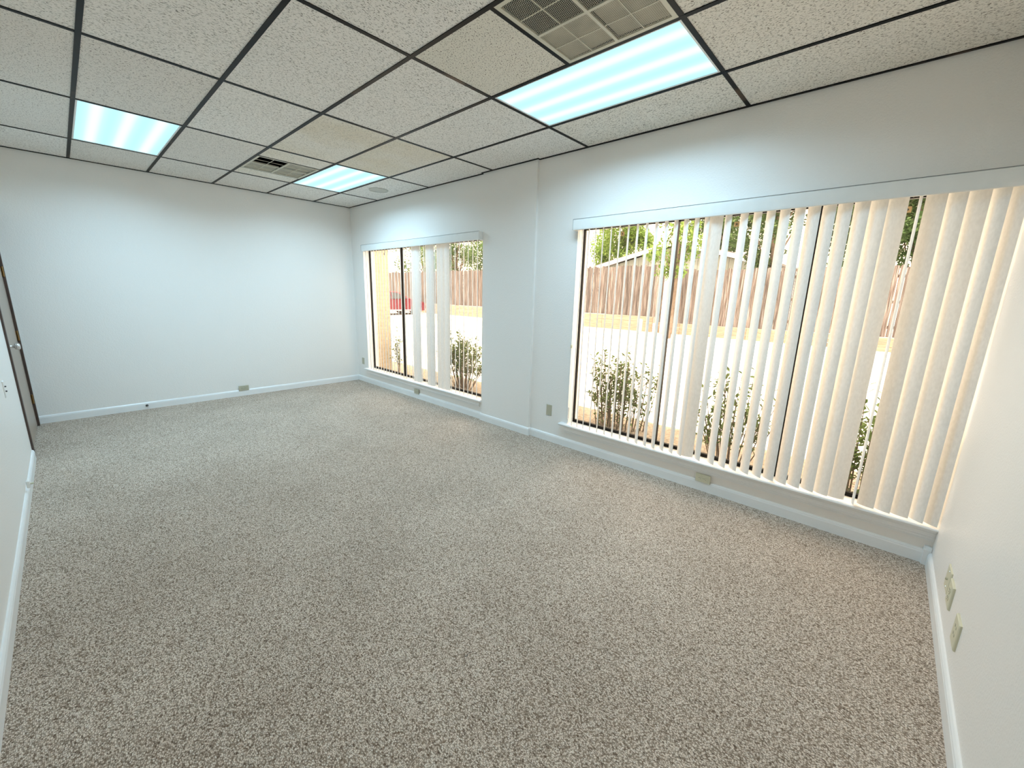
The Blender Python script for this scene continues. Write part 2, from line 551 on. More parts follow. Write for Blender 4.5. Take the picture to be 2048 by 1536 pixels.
# ceiling: deck above, tiles and tee bars as its parts
ceil = MB().box(XL, XW, YR, YF, H + 0.30, H + 0.35).build('ceiling', 'plenum')
struct(ceil, 'suspended ceiling of off white fissured tiles in dark bronze grid')
GX = [XL, -2.485, -1.8504, -1.2187, -0.5874, 0.0454, XW]
GY = [YF, -0.0132, -1.2634, -2.4337, -3.6039, -4.8778, -6.097, YR]
VY0, VY1 = -4.237, GY[5]          # near vent
FV0, FV1 = -0.305, -0.908         # far vent along y
lights = {(1, 1), (4, 1), (4, 4)}
tile_kind = {(1, 2): 'tile_c', (0, 2): 'tile_c', (0, 1): 'tile_c', (3, 2): 'tile_d', (4, 2): 'tile_d', (5, 1): 'tile_a', (2, 1): 'tile_c',
             (2, 0): 'tile_c', (3, 0): 'tile_c', (1, 0): 'tile_c', (5, 4): 'tile_b', (4, 5): 'tile_b', (5, 5): 'tile_b', (3, 5): 'tile_b', (5, 6): 'tile_b'}
def tile(x0, x1, y0, y1, mat):
    cx, cy = (x0 + x1) / 2, (y0 + y1) / 2
    mb = MB().box(x0 - cx + .001, x1 - cx - .001, min(y0, y1) - cy + .001, max(y0, y1) - cy - .001, 0, 0.014)
    o = mb.build('ceiling_tile', mat, ceil)
    o.location = (cx, cy, H + 0.0005)
    return o
for i in range(6):
    for j in range(7):
        if (i, j) in lights:
            continue
        x0, x1, y0, y1 = GX[i], GX[i + 1], GY[j], GY[j + 1]
        k = tile_kind.get((i, j), 'tile_a')
        if (i, j) == (3, 4):
            tile(x0, x1, y0, VY0, 'tile_e')
        elif (i, j) == (3, 1):
            tile(x0, x1, y0, FV0, 'tile_d')
            tile(x0, x1, FV1, y1, 'tile_d')
        else:
            tile(x0, x1, y0, y1, k)
def tee(x0, x1, y0, y1, dz=0.0):
    MB().box(x0, x1, y0, y1, H - 0.0035 - dz, H).build('tee_bar', 'tee', ceil)
TW = 0.0125
for x in GX[1:-1]:
    tee(x - TW, x + TW, YR, YF, 0.0006)
for y in GY[1:-1]:
    tee(XL, XW, y - TW, y + TW)
tee(GX[3], GX[4], VY0 - TW, VY0 + TW)
for y in (FV0, FV1):
    tee(GX[3], GX[4], y - 0.006, y + 0.006)
m = MB()
a = 0.018
m.box(XL, XL + a, YR, YF, H - 0.006, H)
m.box(XL, XW, YF - a, YF, H - 0.006, H)
m.box(XL, XW, YR, YR + a, H - 0.006, H)
m.box(XW - a, XW, YR, PIL[0], H - 0.006, H)
m.box(XW - a, XW, PIL[1], YF, H - 0.006, H)
m.box(XW - PIL[2] - a, XW - PIL[2], PIL[0] - a, PIL[1] + a, H - 0.006, H)
m.build('wall_angle', 'tee', ceil)

# unseen roof slab, added to keep the sun out of the plenum
struct(MB().box(XL - 0.4, XW + TH + 0.12, YR - 0.5, YF + 0.6, H + 0.36, H + 0.6).build('roof', 'fascia'), 'unseen flat roof slab added over the office to block the sun')

# baseboards
BP = [(0, 0), (0.015, 0), (0.015, 0.066), (0.0125, 0.072), (0.0125, 0.077), (0.006, 0.086), (0, 0.088)]
m = MB().prism((XL, YF, 0), (XW, YF, 0), (0, -1, 0), BP)
o = m.build('baseboard_far', 'trim'); fix_normals(o.data); struct(o, 'white baseboard along the far wall')
m = MB()
m.prism((XW, YF, 0), (XW, PIL[1], 0), (-1, 0, 0), BP)
m.prism((XW - PIL[2], PIL[1] + 0.012, 0), (XW - PIL[2], PIL[0] - 0.012, 0), (-1, 0, 0), BP)
m.prism((XW, PIL[0], 0), (XW - PIL[2], PIL[0], 0), (0, -1, 0), BP)
m.prism((XW, PIL[0], 0), (XW, YR + 0.03, 0), (-1, 0, 0), BP)
# small corner block by the right wall
m.box(XW - 0.035, XW, YR + 0.002, YR + 0.035, 0, 0.115)
m.box(XW - 0.039, XW, YR + 0.002, YR + 0.039, 0.092, 0.100)
o = m.build('baseboard_window', 'trim'); fix_normals(o.data); struct(o, 'white baseboard under the windows')
m = MB().prism((XW - 0.036, YR, 0), (XL, YR, 0), (0, 1, 0), BP)
o = m.build('baseboard_right', 'trim'); fix_normals(o.data); struct(o, 'white baseboard below the ivory plates')
m = MB().prism((XL, DY0 - 0.055, 0), (XL, YR, 0), (1, 0, 0), BP)
o = m.build('baseboard_left', 'trim'); fix_normals(o.data); struct(o, 'white baseboard beside the door')

# ------------------------------------------------------------------ windows
def window(n, ya, yb, mulls, sill_a, sill_b, label):
    w = struct(link('window_%d' % n, None, None, (XW + 0.1, (ya + yb) / 2, ZO0)), label)
    off = w.location
    def part(mb, name, mat, parent=w, smooth=False):
        shift(mb, off if parent is w else (0, 0, 0))
        o = mb.build(name, mat, parent, smooth)
        fix_normals(o.data)
        return o
    fx0, fx1, fw_ = XW + 0.092, XW + 0.122, 0.020
    zb, zt = 0.250, ZO1
    part(MB().box(fx0, fx1, ya, ya - fw_, zb, zt), 'frame_stile', 'alu')
    part(MB().box(fx0, fx1, yb + fw_, yb, zb, zt), 'frame_stile', 'alu')
    part(MB().box(fx0, fx1, ya - fw_, yb + fw_, zb, zb + 0.028), 'frame_rail', 'alu')
    part(MB().box(fx0, fx1, ya - fw_, yb + fw_, zt - 0.03, zt), 'frame_rail', 'alu')
    ys = [ya - fw_] + mulls + [yb + fw_]
    for y in mulls:
        mb = MB().box(fx0 - 0.012, fx1, y - 0.017, y + 0.017, zb + 0.028, zt - 0.03)
        mb.box(fx0 - 0.02, fx0 - 0.012, y - 0.008, y + 0.008, zb + 0.028, zt - 0.03)
        part(mb, 'mullion', 'mullion')
    for a_, b_ in zip(ys[:-1], ys[1:]):
        part(MB().box(XW + 0.104, XW + 0.109, a_, b_, zb + 0.02, zt - 0.02), 'glass_pane', 'glass')
    # white reveal liner
    part(MB().box(XW - 0.002, fx0, ya, ya - 0.008, zb, zt), 'jamb_liner', 'trim')
    # sill board with rounded nose, and moulded apron
    nx = XW - 0.058
    prof = [(-0.137, 0.250), (-0.137, 0.228), (0.048, 0.228), (0.055, 0.232), (0.058, 0.239), (0.055, 0.246), (0.048, 0.250)]
    # inside the opening
    mb = MB().prism((XW, ya, 0), (XW, yb, 0), (-1, 0, 0), prof)
    if sill_a > ya:
        mb.prism((XW, sill_a, 0), (XW, ya, 0), (-1, 0, 0), [(0.0, 0.250), (0.0, 0.228)] + prof[2:])
    part(mb, 'window_sill', 'trim')
    ap = [(0, 0.228), (0.034, 0.228), (0.030, 0.212), (0.020, 0.204), (0.020, 0.182), (0.024, 0.178), (0.022, 0.166), (0.012, 0.160), (0.012, 0.150), (0, 0.148)]
    part(MB().prism((XW, sill_a - 0.055, 0), (XW, sill_b, 0), (-1, 0, 0), ap), 'apron', 'trim')
    return w
window(1, W1A, W1B, [-0.435, -1.36], 0.575, W1B + 0.05, 'window beside the far wall with dark bronze frame')
window(2, W2A, W2B, [-4.43, -5.362], -3.472, YR, 'wide window reaching the right wall with dark bronze mullions')

# ------------------------------------------------------------------ door
door = struct(link('door_1', None, None, (XL, (DY0 + DY1) / 2, 0)), 'taupe door in a dark brown frame')
def dpart(mb, name, mat, parent=door, smooth=False):
    shift(mb, door.location)
    o = mb.build(name, mat, parent, smooth)
    fix_normals(o.data)
    return o
dpart(MB().box(XL - 0.115, XL + 0.013, DY0 - 0.045, DY0 + 0.012, 0, DZ + 0.04).box(XL - 0.115, XL - 0.05, DY0 + 0.012, DY0 + 0.026, 0, DZ), 'door_jamb', 'door_frame')
dpart(MB().box(XL - 0.115, XL + 0.013, DY1 - 0.012, DY1 + 0.045, 0, DZ + 0.04).box(XL - 0.115, XL - 0.05, DY1 - 0.026, DY1 - 0.012, 0, DZ), 'door_jamb', 'door_frame')
dpart(MB().box(XL - 0.115, XL + 0.013, DY0 + 0.012, DY1 - 0.012, DZ - 0.012, DZ + 0.04), 'door_head', 'door_frame')
slab = dpart(MB().bbox(XL - 0.050, XL - 0.006, DY0 + 0.015, DY1 - 0.016, 0.012, DZ - 0.015, 0.002), 'door_slab', 'door')
for z in (0.30, 0.98, 1.62):
    mb = MB().tube([(XL + 0.004, DY1 - 0.014, z - 0.05), (XL + 0.004, DY1 - 0.014, z + 0.05)], 0.007, 10)
    mb.box(XL - 0.007, XL - 0.004, DY1 - 0.05, DY1 - 0.014, z - 0.05, z + 0.05)
    dpart(mb, 'hinge', 'brass')
kn = MB().disc_stack((XL - 0.006, -0.27, 0.975), (1, 0, 0), [(0, 0.032), (0.006, 0.031), (0.010, 0.014), (0.032, 0.012), (0.036, 0.024), (0.048, 0.029), (0.062, 0.027), (0.068, 0.018)], 24)
dpart(kn, 'door_knob', 'chrome', slab, True)

# ------------------------------------------------------------------ ceiling lights
def ceiling_light(i, j, label):
    x0, x1, y0, y1 = GX[i] + TW, GX[i + 1] - TW, GY[j + 1] + TW, GY[j] - TW
    cx, cy = (x0 + x1) / 2, (y0 + y1) / 2
    t = thing('ceiling_light', label, 'light', (cx, cy, H), 'recessed fluorescent ceiling lights')
    hx, hy = (x1 - x0) / 2, (y1 - y0) / 2
    mb = MB()
    for a_ in ((-hx, hx, -hy, -hy + 0.012), (-hx, hx, hy - 0.012, hy), (-hx, -hx + 0.012, -hy + 0.012, hy - 0.012), (hx - 0.012, hx, -hy + 0.012, hy - 0.012)):
        mb.box(*a_, -0.001, 0.012)
    mb.build('rim', 'white_plastic', t)
    hb = MB()
    hb.box(-hx, hx, -hy, hy, 0.10, 0.105)
    for a_ in ((-hx, hx, -hy, -hy + 0.004), (-hx, hx, hy - 0.004, hy), (-hx, -hx + 0.004, -hy, hy), (hx - 0.004, hx, -hy, hy)):
        hb.box(*a_, 0.013, 0.10)
    hb.build('housing', 'white_plastic', t)
    MB().box(-hx + 0.012, hx - 0.012, -hy + 0.012, hy - 0.012, 0.004, 0.009).build('lens', 'lens', t)
    ld = bpy.data.lights.new('fluorescent_glow', 'AREA')
    ld.shape = 'RECTANGLE'
    ld.size = 2 * hx - 0.04
    ld.size_y = 2 * hy - 0.04
    ld.energy = LAMP_W
    ld.color = LAMP_COL
    ld.spread = math.radians(158)
    lo = bpy.data.objects.new('fluorescent_glow', ld)
    COL.objects.link(lo)
    lo.parent = t
    lo.location = (0, 0, 0.001)
    return t
ceiling_light(4, 4, 'large lit fluorescent ceiling panel beside the perforated cream vent')
ceiling_light(4, 1, 'small bright ceiling panel next to the half black air vent, above first window')
ceiling_light(1, 1, 'lit ceiling panel on the door side near the far wall')

# ------------------------------------------------------------------ air vents
def perforated(w, h, pitch, hole):
    """sheet with hexagonal holes, one mesh"""
    mb = MB()
    R_ = pitch / math.sqrt(3)
    nx = int(w / pitch)
    ny = int(h / (1.5 * R_))
    for j in range(ny):
        for i in range(nx):
            cx = -w / 2 + pitch * (i + 0.5 + (0.5 if j % 2 else 0))
            cy = -h / 2 + R_ * (1.5 * j + 1)
            if cx > w / 2:
                continue
            vs = []
            for rr in (R_, hole):
                for k in range(6):
                    an = math.pi / 6 + k * math.pi / 3
                    vs.append((cx + rr * math.cos(an), cy + rr * math.sin(an), 0))
            mb.add(vs, [(k, (k + 1) % 6, 6 + (k + 1) % 6, 6 + k) for k in range(6)])
    return mb
_pm = {}
def air_vent(x0, x1, y0, y1, dark, label, open_core=False):
    cx, cy, hx, hy = (x0 + x1) / 2, (y0 + y1) / 2, (x1 - x0) / 2, (y1 - y0) / 2
    t = thing('air_vent', label, 'vent', (cx, cy, H), 'square ceiling air vents')
    fb = 0.022
    mb = MB()
    for a_ in ((-hx, hx, -hy, -hy + fb), (-hx, hx, hy - fb, hy), (-hx, -hx + fb, -hy + fb, hy - fb), (hx - fb, hx, -hy + fb, hy - fb)):
        mb.box(*a_, -0.004, 0.004)
    mb.build('frame', 'vent', t)
    MB().box(-0.008, 0.008, -hy + fb, hy - fb, -0.0045, 0.003).build('divider', 'vent', t)
    MB().box(-hx + fb, hx - fb, -0.008, 0.008, -0.005, 0.003).build('divider', 'vent', t)
    qx, qy = hx - fb - 0.008, hy - fb - 0.008
    if 'm' not in _pm:
        _pm['m'] = perforated(qx, qy, 0.0100, 0.0047).mesh('perforated_sheet', 'vent')
    for sx in (-1, 1):
        for sy in (-1, 1):
            ox, oy = sx * (0.008 + qx / 2), sy * (0.008 + qy / 2)
            p = link('perforated_panel', _pm['m'], t, (ox, oy, 0)) if not (open_core and (sx, sy) in dark) else MB().box(-qx / 2, qx / 2, qy / 2 - 0.006, qy / 2, -0.002, 0.001).build('open_core_edge', 'vent', t)
            p.location = (ox, oy, 0)
            MB().box(-0.0025, 0.0025, -qy / 2, qy / 2, -0.002, 0.001).build('rib', 'vent', p)
            MB().box(-qx / 2, qx / 2, -0.0025, 0.0025, -0.0022, 0.001).build('rib', 'vent', p)
            if (sx, sy) not in dark:
                z0 = 0.005
                mb = MB().add([(-qx / 2, -qy / 2, z0 + (0.010 if sy > 0 else 0)), (qx / 2, -qy / 2, z0 + (0.010 if sy > 0 else 0)), (qx / 2, qy / 2, z0 + (0.010 if sy < 0 else 0)), (-qx / 2, qy / 2, z0 + (0.010 if sy < 0 else 0))], [(0, 3, 2, 1)])
                mb.build('deflector', 'vent_back', p)
    bx = MB()
    bx.box(-hx, hx, -hy, hy, 0.14, 0.144)
    for a_ in ((-hx, hx, -hy, -hy + 0.003), (-hx, hx, hy - 0.003, hy), (-hx, -hx + 0.003, -hy, hy), (hx - 0.003, hx, -hy, hy)):
        bx.box(*a_, 0.005, 0.14)
    bx.build('duct_box', 'vent_dark', t)
    return t
air_vent(GX[3] + TW, GX[4] - TW, VY1 + TW, VY0 - TW, {(-1, -1), (-1, 1)}, 'large perforated cream ceiling vent beside the large lit panel')
air_vent(GX[3] + TW, GX[4] - TW, FV1 + 0.006, FV0 - 0.006, {(-1, -1)}, 'ceiling vent with one black quarter beside the small bright panel', True)
sp = thing('ceiling_speaker', 'round flush speaker grille in ceiling tile above the first window', 'speaker', (0.285, -0.597, H))
MB().disc_stack((0, 0, 0), (0, 0, -1), [(0, 0.118), (0.003, 0.118), (0.004, 0.112)], 36).build('grille', 'speaker', sp)
mb = MB()
rings = []
for rr, z in ((0.118, 0), (0.124, 0), (0.124, -0.005), (0.118, -0.006)):
    rings.append([(rr * math.cos(2 * math.pi * k / 36), rr * math.sin(2 * math.pi * k / 36), z) for k in range(36)])
mb.loft(rings, False).build('rim', 'speaker', sp)

# ------------------------------------------------------------------ vertical blinds
SLAT_W, SZ0, SZ1 = 0.089, 0.262, 2.168
def slat_mesh():
    mb = MB()
    n = 8
    rows = []
    for z in (0.0, 0.95, SZ1 - SZ0):
        rows.append([((-0.5 + k / n) * SLAT_W, 0.009 * (1 - (2 * k / n - 1) ** 2) - 0.004, z) for k in range(n + 1)])
    mb.loft(rows, False, False)
    return mb.mesh('slat', 'slat', True)
SLAT = slat_mesh()
SX = XW - 0.030
rng = random.Random(4)
def blind(ya, yb, slats, tags, label, cord=None, right_return=True):
    t = thing('vertical_blind', label, 'blind', (SX, (ya + yb) / 2, SZ0))
    off = t.location
    def part(mb, name, mat, parent=t, smooth=False):
        shift(mb, off)
        o = mb.build(name, mat, parent, smooth)
        fix_normals(o.data)
        return o
    # valance board with returns
    z0, z1 = 2.118, 2.211
    mb = MB().prism((XW - 0.079, ya, 0), (XW - 0.079, yb, 0), (-1, 0, 0), [(0, z0), (0.008, z0), (0.011, z0 + 0.004), (0.012, z0 + 0.02), (0.012, z1 - 0.02), (0.011, z1 - 0.004), (0.008, z1), (0, z1)])
    v = part(mb, 'valance', 'valance')
    sm_ = MB().box(XW - 0.091, XW - 0.077, ya - 0.001, yb + 0.001, z1, z1 + 0.0022)  # thin dark grey strip along the valance top and down its left end
    sm_.box(XW - 0.0925, XW - 0.079, ya - 0.0008, ya + 0.0012, z0 + 0.002, z1)
    part(sm_, 'dark_edge_strip', 'plenum')
    part(MB().box(XW - 0.079, XW - 0.001, ya, ya - 0.010, z0, z1), 'valance_return', 'valance')
    if right_return:
        part(MB().box(XW - 0.079, XW - 0.001, yb + 0.010, yb, z0, z1), 'valance_return', 'valance')
    part(MB().box(XW - 0.055, XW - 0.008, ya - 0.03, yb + 0.03, 2.170, 2.205), 'headrail', 'white_plastic')
    for y, th in slats:
        o = link('slat', SLAT, t, (0, y - off[1], 0), math.radians(th))
    for y in tags:
        mb = MB().bbox(XW + 0.024, XW + 0.028, y - 0.017, y + 0.017, 2.052, 2.086, 0.0015)
        g = part(mb, 'hanging_tag', 'tag')
        hole = MB().disc_stack((XW + 0.024, y, 2.069), (-1, 0, 0), [(0, 0.006), (0.0012, 0.006)], 12)
        shift(hole, off)
        hole.build('eyelet', 'socket_dark', g)
        st = MB().tube([(XW + 0.026, y, 2.084), (XW + 0.024, y - 0.012, 2.12), (XW + 0.0, y - 0.02, 2.172)], 0.0012, 5)
        shift(st, off)
        st.build('string', 'stem', g)
    if cord:
        y = cord
        part(MB().tube([(XW - 0.010, y, 2.17), (XW - 0.010, y, 0.40)], 0.0022, 6).tube([(XW + 0.006, y - 0.006, 2.17), (XW + 0.006, y - 0.006, 0.40)], 0.0022, 6), 'pull_cord', 'white_plastic')
        part(MB().disc_stack((XW - 0.010, y, 1.03), (0, 0, 1), [(0, 0.005), (0.006, 0.010), (0.03, 0.010), (0.036, 0.005)], 12), 'cord_joiner', 'ivory')
        ring = [(XW - 0.002 + 0.011 * math.sin(a_), y - 0.003, 0.36 + (0.05 if math.cos(a_) > 0 else -0.05) + 0.014 * math.cos(a_)) for a_ in [2 * math.pi * k / 20 for k in range(21)]]
        part(MB().tube(ring, 0.005, 8), 'cord_tensioner', 'white_plastic', smooth=True)
        part(MB().bbox(XW - 0.012, XW + 0.006, y - 0.012, y + 0.006, 0.262, 0.30, 0.003), 'tensioner_bracket', 'white_plastic')
    return t
s1 = []
for k in range(33):
    y = 0.376 - 0.0805 * k
    va = math.degrees(math.atan2(y + 5.83, 3.32))
    if k in (16, 17, 20, 21, 23, 24, 25):
        th = 104 + rng.uniform(-4, 4)
    else:
        th = va + rng.uniform(-2.0, 2.0)
    s1.append((y, th))
blind(0.402, -2.283, s1, [-0.076, -1.818], 'shorter vertical blind with mostly open slats, between far corner and pilaster')
ys2 = [-3.622, -3.687, -3.757, -3.833, -3.912, -3.992, -4.073, -4.154, -4.234, -4.315, -4.394, -4.471, -4.548, -4.628, -4.700, -4.769, -4.846, -4.948, -5.031, -5.110, -5.191, -5.273, -5.349, -5.427, -5.504, -5.584, -5.661, -5.745, -5.834, -5.897, -5.975, -6.055, -6.128, -6.188]
th2 = [31, 31, 32, 33, 33, 34, 35, 36, 38, 40, 41, 42, 43, 42, 42, 104, 46, 49, 48, 48, 52, 51, 58, 58, 61, 61, 66, 92, 6, 72, 64, 74, 47, 50]
blind(-3.548, YR + 0.004, list(zip(ys2, th2)), [-3.992, -4.894, -5.79], 'wide vertical blind with slats half closed toward the right wall', -3.552, False)

# ------------------------------------------------------------------ wall plates
def plate(kind, loc, n, w, h, mat, label, group=None, depth=0.006):
    """plate centred at loc, n = outward normal axis ('-x','+x','+y','-y'); w horizontal, h vertical"""
    t = thing('wall_plate' if kind != 'duplex' else 'power_outlet', label, 'outlet' if kind == 'duplex' else 'wall plate', loc, group)
    ang = {'-y': 0, '+x': math.pi / 2, '+y': math.pi, '-x': -math.pi / 2}[n]
    t.rotation_euler = (0, 0, ang)     # local front = -y
    mb = MB()
    b = 0.003
    rings = []
    for (yy, s) in ((0.0, 0.0), (-depth + b, 0.0), (-depth, b)):
        rings.append([(-w / 2 + s, yy, -h / 2 + s), (w / 2 - s, yy, -h / 2 + s), (w / 2 - s, yy, h / 2 - s), (-w / 2 + s, yy, h / 2 - s)])
    mb.loft(rings, True)
    o = mb.build('cover', mat, t)
    fix_normals(o.data)
    horiz = w > h
    def P(a_, c_):
        return (a_, c_) if not horiz else (c_, a_)
    if kind == 'duplex':
        for s in (-1, 1):
            cx, cz = P(0, s * 0.0195)
            f = MB().disc_stack((cx, -depth, cz), (0, -1, 0), [(0, 0.0165), (0.002, 0.016)], 16).build('socket_face', mat, t)
            for dx, dz, sw, sh in ((-0.006, 0.004, 0.0014, 0.008), (0.006, 0.004, 0.0014, 0.008), (0, -0.008, 0.004, 0.004)):
                a_, c_ = P(dx, dz)
                ww, hh = P(sw, sh)
                MB().box(cx + a_ - ww / 2, cx + a_ + ww / 2, -depth - 0.0026, -depth - 0.0015, cz + c_ - hh / 2, cz + c_ + hh / 2).build('slot', 'socket_dark', f)
        MB().disc_stack((0, -depth, 0), (0, -1, 0), [(0, 0.003), (0.001, 0.0025)], 10).build('screw', 'tan_plate', t)
    elif kind == 'blank':
        for s in (-1, 1):
            cx, cz = P(0, s * 0.034)
            MB().disc_stack((cx, -depth, cz), (0, -1, 0), [(0, 0.003), (0.001, 0.0025)], 10).build('screw', 'chrome', t)
    elif kind == 'jack':
        for dx, dz in ((-0.012, 0.022), (0.012, 0.022), (-0.012, -0.012), (0.012, -0.012)):
            MB().box(dx - 0.005, dx + 0.005, -depth - 0.0012, -depth + 0.0005, dz - 0.005, dz + 0.005).build('jack_port', 'tan_plate', t)
    elif kind == 'coax':
        MB().disc_stack((0, -depth, 0), (0, -1, 0), [(0, 0.006), (0.008, 0.0048)], 10).build('jack_port', 'tan_plate', t)
        for s in (-1, 1):
            MB().disc_stack((0, -depth, s * 0.04), (0, -1, 0), [(0, 0.003), (0.001, 0.0025)], 10).build('screw', 'chrome', t)
    elif kind == 'switch':
        for s in (-1, 1):
            MB().disc_stack((0, -depth, s * 0.017), (0, -1, 0), [(0, 0.005), (0.006, 0.005), (0.008, 0.003)], 10).build('black_button', 'socket_dark', t)
    return t
plate('duplex', (XW - 0.016, -4.912, 0.112), '-x', 0.115, 0.070, 'ivory', 'ivory sideways outlet on baseboard under the wide window')
plate('duplex', (XW - 0.016, -0.893, 0.106), '-x', 0.115, 0.070, 'tan_plate', 'tan sideways outlet on baseboard under the shorter blind')
plate('duplex', (-1.14, YF - 0.016, 0.112), '-y', 0.125, 0.072, 'tan_plate', 'tan sideways outlet on the far wall baseboard')
plate('blank', (XW, -3.309, 0.343), '-x', 0.070, 0.115, 'tan_plate', 'upright tan blank plate between pilaster and wide window')
plate('blank', (XW, 0.690, 0.352), '-x', 0.070, 0.110, 'tan_plate', 'upright tan blank plate in the corner by the far wall')
plate('coax', (-0.057, YR, 0.262), '+y', 0.108, 0.112, 'ivory', 'ivory wall plate with one center port, closest to window corner')
plate('duplex', (-0.190, YR, 0.257), '+y', 0.100, 0.112, 'ivory', 'ivory wall outlet plate between two other ivory plates', depth=0.009)
plate('jack', (-0.466, YR, 0.243), '+y', 0.098, 0.118, 'ivory', 'ivory wall plate with small ports, apart from its pair', depth=0.009)
plate('switch', (XL, -1.335, 0.790), '+x', 0.070, 0.115, 'white_plastic', 'white wall plate with two black buttons near the door')
jk = thing('phone_jack', 'small white surface jack on baseboard near the door', 'jack', (XL + 0.012, -1.54, 0.135))
MB().bbox(0.0, 0.018, -0.022, 0.022, -0.026, 0.026, 0.004).build('body', 'white_plastic', jk)
MB().box(0.006, 0.034, -0.006, 0.006, -0.006, 0.004).build('plug', 'ivory', jk)
cx_ = thing('cable_stub', 'short black and silver coax stub poking from far baseboard', 'cable', (-2.20, YF - 0.015, 0.047))
MB().disc_stack((0, 0, 0), (0, -1, 0), [(0, 0.014), (0.006, 0.014), (0.008, 0.008), (0.02, 0.008)], 14).build('collar', 'socket_dark', cx_)
MB().disc_stack((0.004, -0.02, -0.002), (0, -1, 0), [(0, 0.006), (0.014, 0.006)], 12).build('connector', 'chrome', cx_)

# ------------------------------------------------------------------ outside
GZ0, GZ1 = -0.05, 0.12
def gz(x):
    t = max(0.0, min(1.0, (x - 3.0) / 10.0))
    return GZ0 + (GZ1 - GZ0) * t
mb = MB()
xs = [XW + TH, 2.4, 3.0, 13.0, 14.0, 60.0]
rings = []
for x in xs:
    z = gz(x)
    rings.append([(x, -40, z - 0.3), (x, 90, z - 0.3), (x, 90, z), (x, -40, z)])
o = mb.loft(rings, True).build('ground', 'concrete')
fix_normals(o.data)
struct(o, 'sun bleached concrete yard outside the windows')
o = MB().box(XW + TH, 2.15, -12, 6, GZ0, GZ0 + 0.03).build('planting_bed', 'mulch')
struct(o, 'dry planting bed along the outside of the window wall')

# brick columns outside
_bm = {}
def brick_column(x0, x1, y0, y1, label):
    t = thing('brick_column', label, 'column', ((x0 + x1) / 2, (y0 + y1) / 2, GZ0))
    zt = 2.75
    MB().box(x0 - t.location[0] + .002, x1 - t.location[0] - .002, y0 - t.location[1] + .002, y1 - t.location[1] - .002, 0, zt).build('mortar_core', 'mortar', t)
    bl, bh, bd, j = 0.194, 0.058, 0.012, 0.010
    def bmesh_(key, w, ax):
        if key not in _bm:
            mb_ = MB()
            if ax == 'y':
                mb_.bbox(0, w, 0, bd, 0, bh, 0.003)
            else:
                mb_.bbox(0, bd, 0, w, 0, bh, 0.003)
            _bm[key] = mb_.mesh('brick', 'brick')
        return _bm[key]
    rows = int(zt / (bh + j))
    for r in range(rows):
        z = r * (bh + j)
        # face toward -y, along x ; face toward +x, along y
        for ax, a0, a1 in (('y', x0, x1), ('x', y0, y1)):
            p = a0 - (0 if r % 2 == 0 else (bl + j) / 2)
            while p < a1 - 0.01:
                s, e = max(p, a0), min(p + bl, a1)
                if e - s > 0.025:
                    w = round(e - s, 3)
                    me = bmesh_((ax, w), w, ax)
                    if ax == 'y':
                        link('brick', me, t, (s - t.location[0], y0 - t.location[1] - 0.001, z))
                    elif r >= 0 and False:
                        pass
                p += bl + j
    return t
brick_column(XW + TH, 1.352, 1.0, 1.5, 'cream brick column seen through the window by the far wall')
brick_column(XW + TH, 0.985, -3.40, -2.9, 'narrow cream brick pier at the edge of the wide window')

# fences of single pickets, on timber retaining walls
def picket_meshes():
    out = []
    r = random.Random(2)
    for k in range(5):
        w, h, t_ = 0.132, 2.08 + r.uniform(-0.03, 0.03), 0.018
        c = 0.03
        mb = MB()
        sh = [(-w / 2, 0), (w / 2, 0), (w / 2, h - c), (w / 2 - c, h), (-w / 2 + c, h), (-w / 2, h - c)]
        mb.loft([[(0, y, z) for y, z in sh], [(t_, y, z) for y, z in sh]], True)
        me = mb.mesh('picket', 'picket')
        fix_normals(me)
        out.append(me)
    return out
PK = picket_meshes()
def fence(x, ya, yb, zb, zg, label, tlabel):
    r = random.Random(int(abs(ya) * 10))
    t = thing('picket_fence', label, 'fence', (x, (ya + yb) / 2, zb))
    y = min(ya, yb)
    while y < max(ya, yb):
        o = link('picket', r.choice(PK), t, (r.uniform(-0.006, 0.006), y - t.location[1], 0.0))
        o.rotation_euler = (r.uniform(-0.004, 0.004), r.uniform(-0.006, 0.0), 0)
        y += 0.141
    L = abs(ya - yb) / 2
    for z in (0.25, 1.0, 1.75):
        MB().box(0.03, 0.07, -L, L, z, z + 0.09).build('rail', 'picket', t)
    w = thing('retaining_wall', tlabel, 'wall', (x - 0.06, t.location[1], zg))
    n = 3
    hh = (zb - zg) / n
    for k in range(n):
        yy = -L
        while yy < L - 0.01:
            e = min(yy + 2.4, L)
            MB().bbox(0, 0.1 - 0.01 * k, yy + 0.004, e - 0.004, k * hh, (k + 1) * hh - 0.008, 0.008).build('timber', 'timber', w)
            yy = e
    return t
fence(14.0, 1.55, 26.0, 0.76, 0.12, 'taller weathered picket fence left of the pale post', 'low timber wall under the taller fence')
fence(14.0, -14.0, 1.36, 0.555, 0.12, 'lower weathered picket fence right of the pale post', 'low timber wall under the lower fence')
p = thing('pale_post', 'tall pale round post standing where the two fences meet', 'post', (13.6, 0.98, gz(13.6)))
MB().tube([(0, 0, -0.02), (0, 0, 1.2), (0.02, 0.0, 2.75)], [0.085, 0.08, 0.075], 14).build('shaft', 'pale_bark', p, True)
MB().disc_stack((0.02, 0, 2.75), (0, 0, 1), [(0, 0.085), (0.03, 0.085), (0.05, 0.03)], 14).build('cap', 'pale_bark', p)
p = thing('bollard', 'short white bollard in front of the taller fence', 'bollard', (13.5, 1.85, gz(13.5)))
MB().disc_stack((0, 0, 0), (0, 0, 1), [(0, 0.07), (0.5, 0.07), (0.53, 0.05), (0.54, 0.01)], 14).build('shaft', 'pale_bark', p, True)

